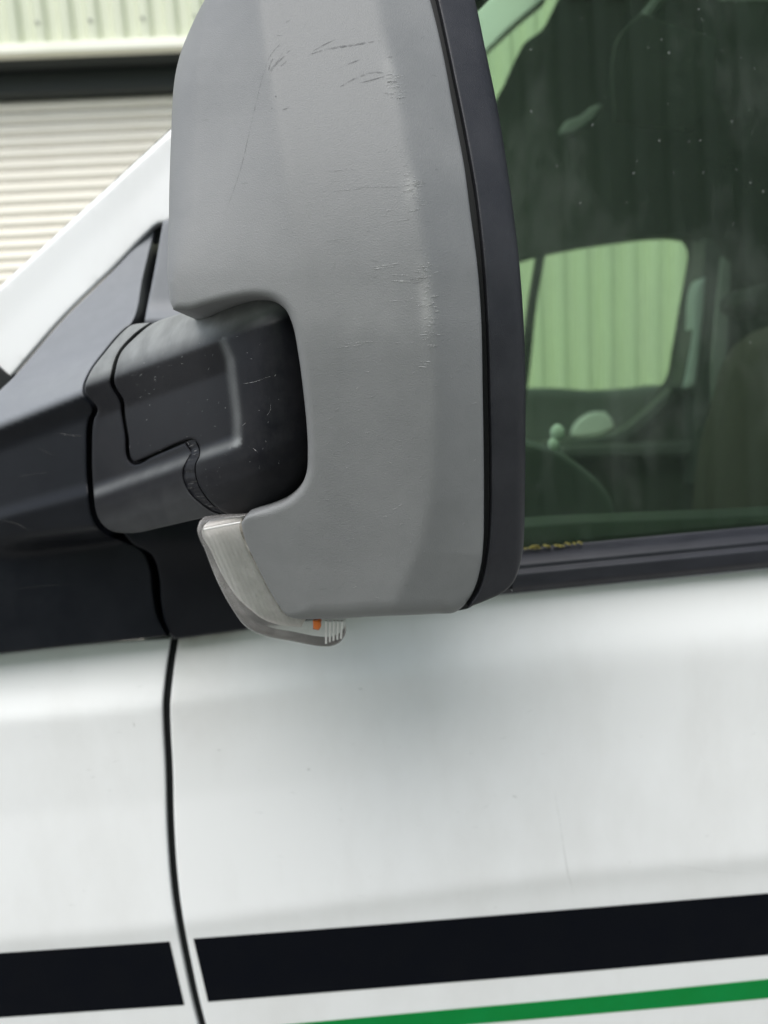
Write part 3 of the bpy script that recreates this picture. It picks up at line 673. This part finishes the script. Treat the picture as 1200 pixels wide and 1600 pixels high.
# seat with headrest
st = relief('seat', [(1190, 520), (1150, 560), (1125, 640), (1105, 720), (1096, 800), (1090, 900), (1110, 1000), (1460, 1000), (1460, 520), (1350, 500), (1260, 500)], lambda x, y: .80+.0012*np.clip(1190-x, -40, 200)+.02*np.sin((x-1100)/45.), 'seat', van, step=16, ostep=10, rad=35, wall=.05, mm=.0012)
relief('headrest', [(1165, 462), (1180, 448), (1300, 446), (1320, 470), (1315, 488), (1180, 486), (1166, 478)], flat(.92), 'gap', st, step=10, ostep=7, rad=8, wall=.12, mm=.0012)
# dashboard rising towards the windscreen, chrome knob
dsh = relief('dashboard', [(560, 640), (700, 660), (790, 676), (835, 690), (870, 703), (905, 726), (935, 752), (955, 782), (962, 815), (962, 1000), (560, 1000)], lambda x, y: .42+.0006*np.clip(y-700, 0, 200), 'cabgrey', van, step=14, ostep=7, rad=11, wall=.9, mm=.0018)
for (a, b, r) in ((871, 676, .0095), (865, 694, .0075)):
    bm = bmesh.new(); bmesh.ops.create_uvsphere(bm, u_segments=12, v_segments=8, radius=r*1.2, matrix=Matrix.Translation(Vector(at(a, b, .40))) @ Matrix.Diagonal((1, .7, 1.15, 1)))
    me = bpy.data.meshes.new('knob'); bm.to_mesh(me); bm.free(); obj('knob', me, 'cabwhite', dsh)
# inner ledge of the near door, headlining, grab handle, far windscreen pillar
relief('door_inner_ledge', [(560, 860), (820, 822), (1000, 812), (1200, 804), (1900, 760), (1900, 830), (1200, 900), (560, 960)], flat(.075), 'cabgrey', door, step=40, ostep=20, rad=5, wall=.05, mm=.001)
tube('grab_handle', [at(1034, -6, 1.2), at(1005, 30, 1.2), at(985, 52, 1.2), at(966, 76, 1.22)], .014, 'cabgrey', fd)
hd = relief('grab_handle', [(876, 205), (884, 190), (905, 182), (930, 164), (941, 163), (936, 176), (912, 198), (892, 209), (880, 210)], flat(1.45), 'cabgrey', fd, step=6, ostep=5, rad=5, wall=.03, mm=.001)
relief('sun_visor', [(960, 190), (1080, 204), (1110, 150), (1120, 60), (1000, 20), (965, 60)], lambda x, y: .9+.0006*(y-100), 'headliner', van, step=16, ostep=9, rad=3, wall=.01, mm=.001)
relief('far_pillar_lining', [(742, 14), (757, 0), (763, -6), (856, -6), (835, 11), (800, 41), (764, 76), (600, 240), (330, 510), (270, 470), (560, 196)], flat(1.6), 'cabwhite', van, step=16, ostep=9, rad=5, wall=.06, mm=.001)
zr = 2.62
x0 = float(at(800, 100, FY)[0])
box('roof', (x0+.05, .09, zr), (3.0, 1.74, zr+.05), 'paint', van, .02)
box('bulkhead', (1.42, .10, .5), (1.46, 1.70, zr-.002), 'headliner', van)
box('cab_floor', (-.55, .10, .46), (1.418, 1.69, .50), 'gap', van)
box('front_bulkhead', (-.60, .10, .504), (-.56, 1.69, 1.10), 'gap', van)
box('far_side_skin', (-.5, 1.76, .45), (3.0, 1.80, 1.10), 'paint', van, .01)
box('far_side_skin', (1.2, 1.76, 1.102), (3.0, 1.80, zr-.003), 'paint', van, .01)
# load-bay side, underbody, wheels
box('side_panel', (1.42, .02, .42), (3.0, .06, zr-.004), 'paint', van, .01)
box('sill', (-.25, .03, .36), (3.0, .12, .62), 'trim', van, .02)
box('underbody', (-.7, .2, .34), (3.0, 1.7, .455), 'gap', van)
def wheel(x, y):
    w = tube('wheel', [(x, y, .34), (x, y+.02, .34), (x, y+.18, .34), (x, y+.20, .34)], [.30, .34, .34, .30], 'tyre', van, 32)
    tube('rim', [(x, y-.004, .34), (x, y+.05, .34)], [.20, .21], 'steel', w, 24)
for xx in (-.62, 2.5):
    for yy in (.10, 1.52): wheel(xx, yy)
# windscreen: one slanted pane from the pillar forward
p = [at(0, 447, .12), at(480, 5, .16)]
V = [p[0], p[1], (p[1][0], 1.66, p[1][2]), (p[0][0], 1.66, p[0][2])]
obj('windscreen', mesh('windscreen', V, [(0, 1, 2, 3)]), 'screen', van, smooth=0)
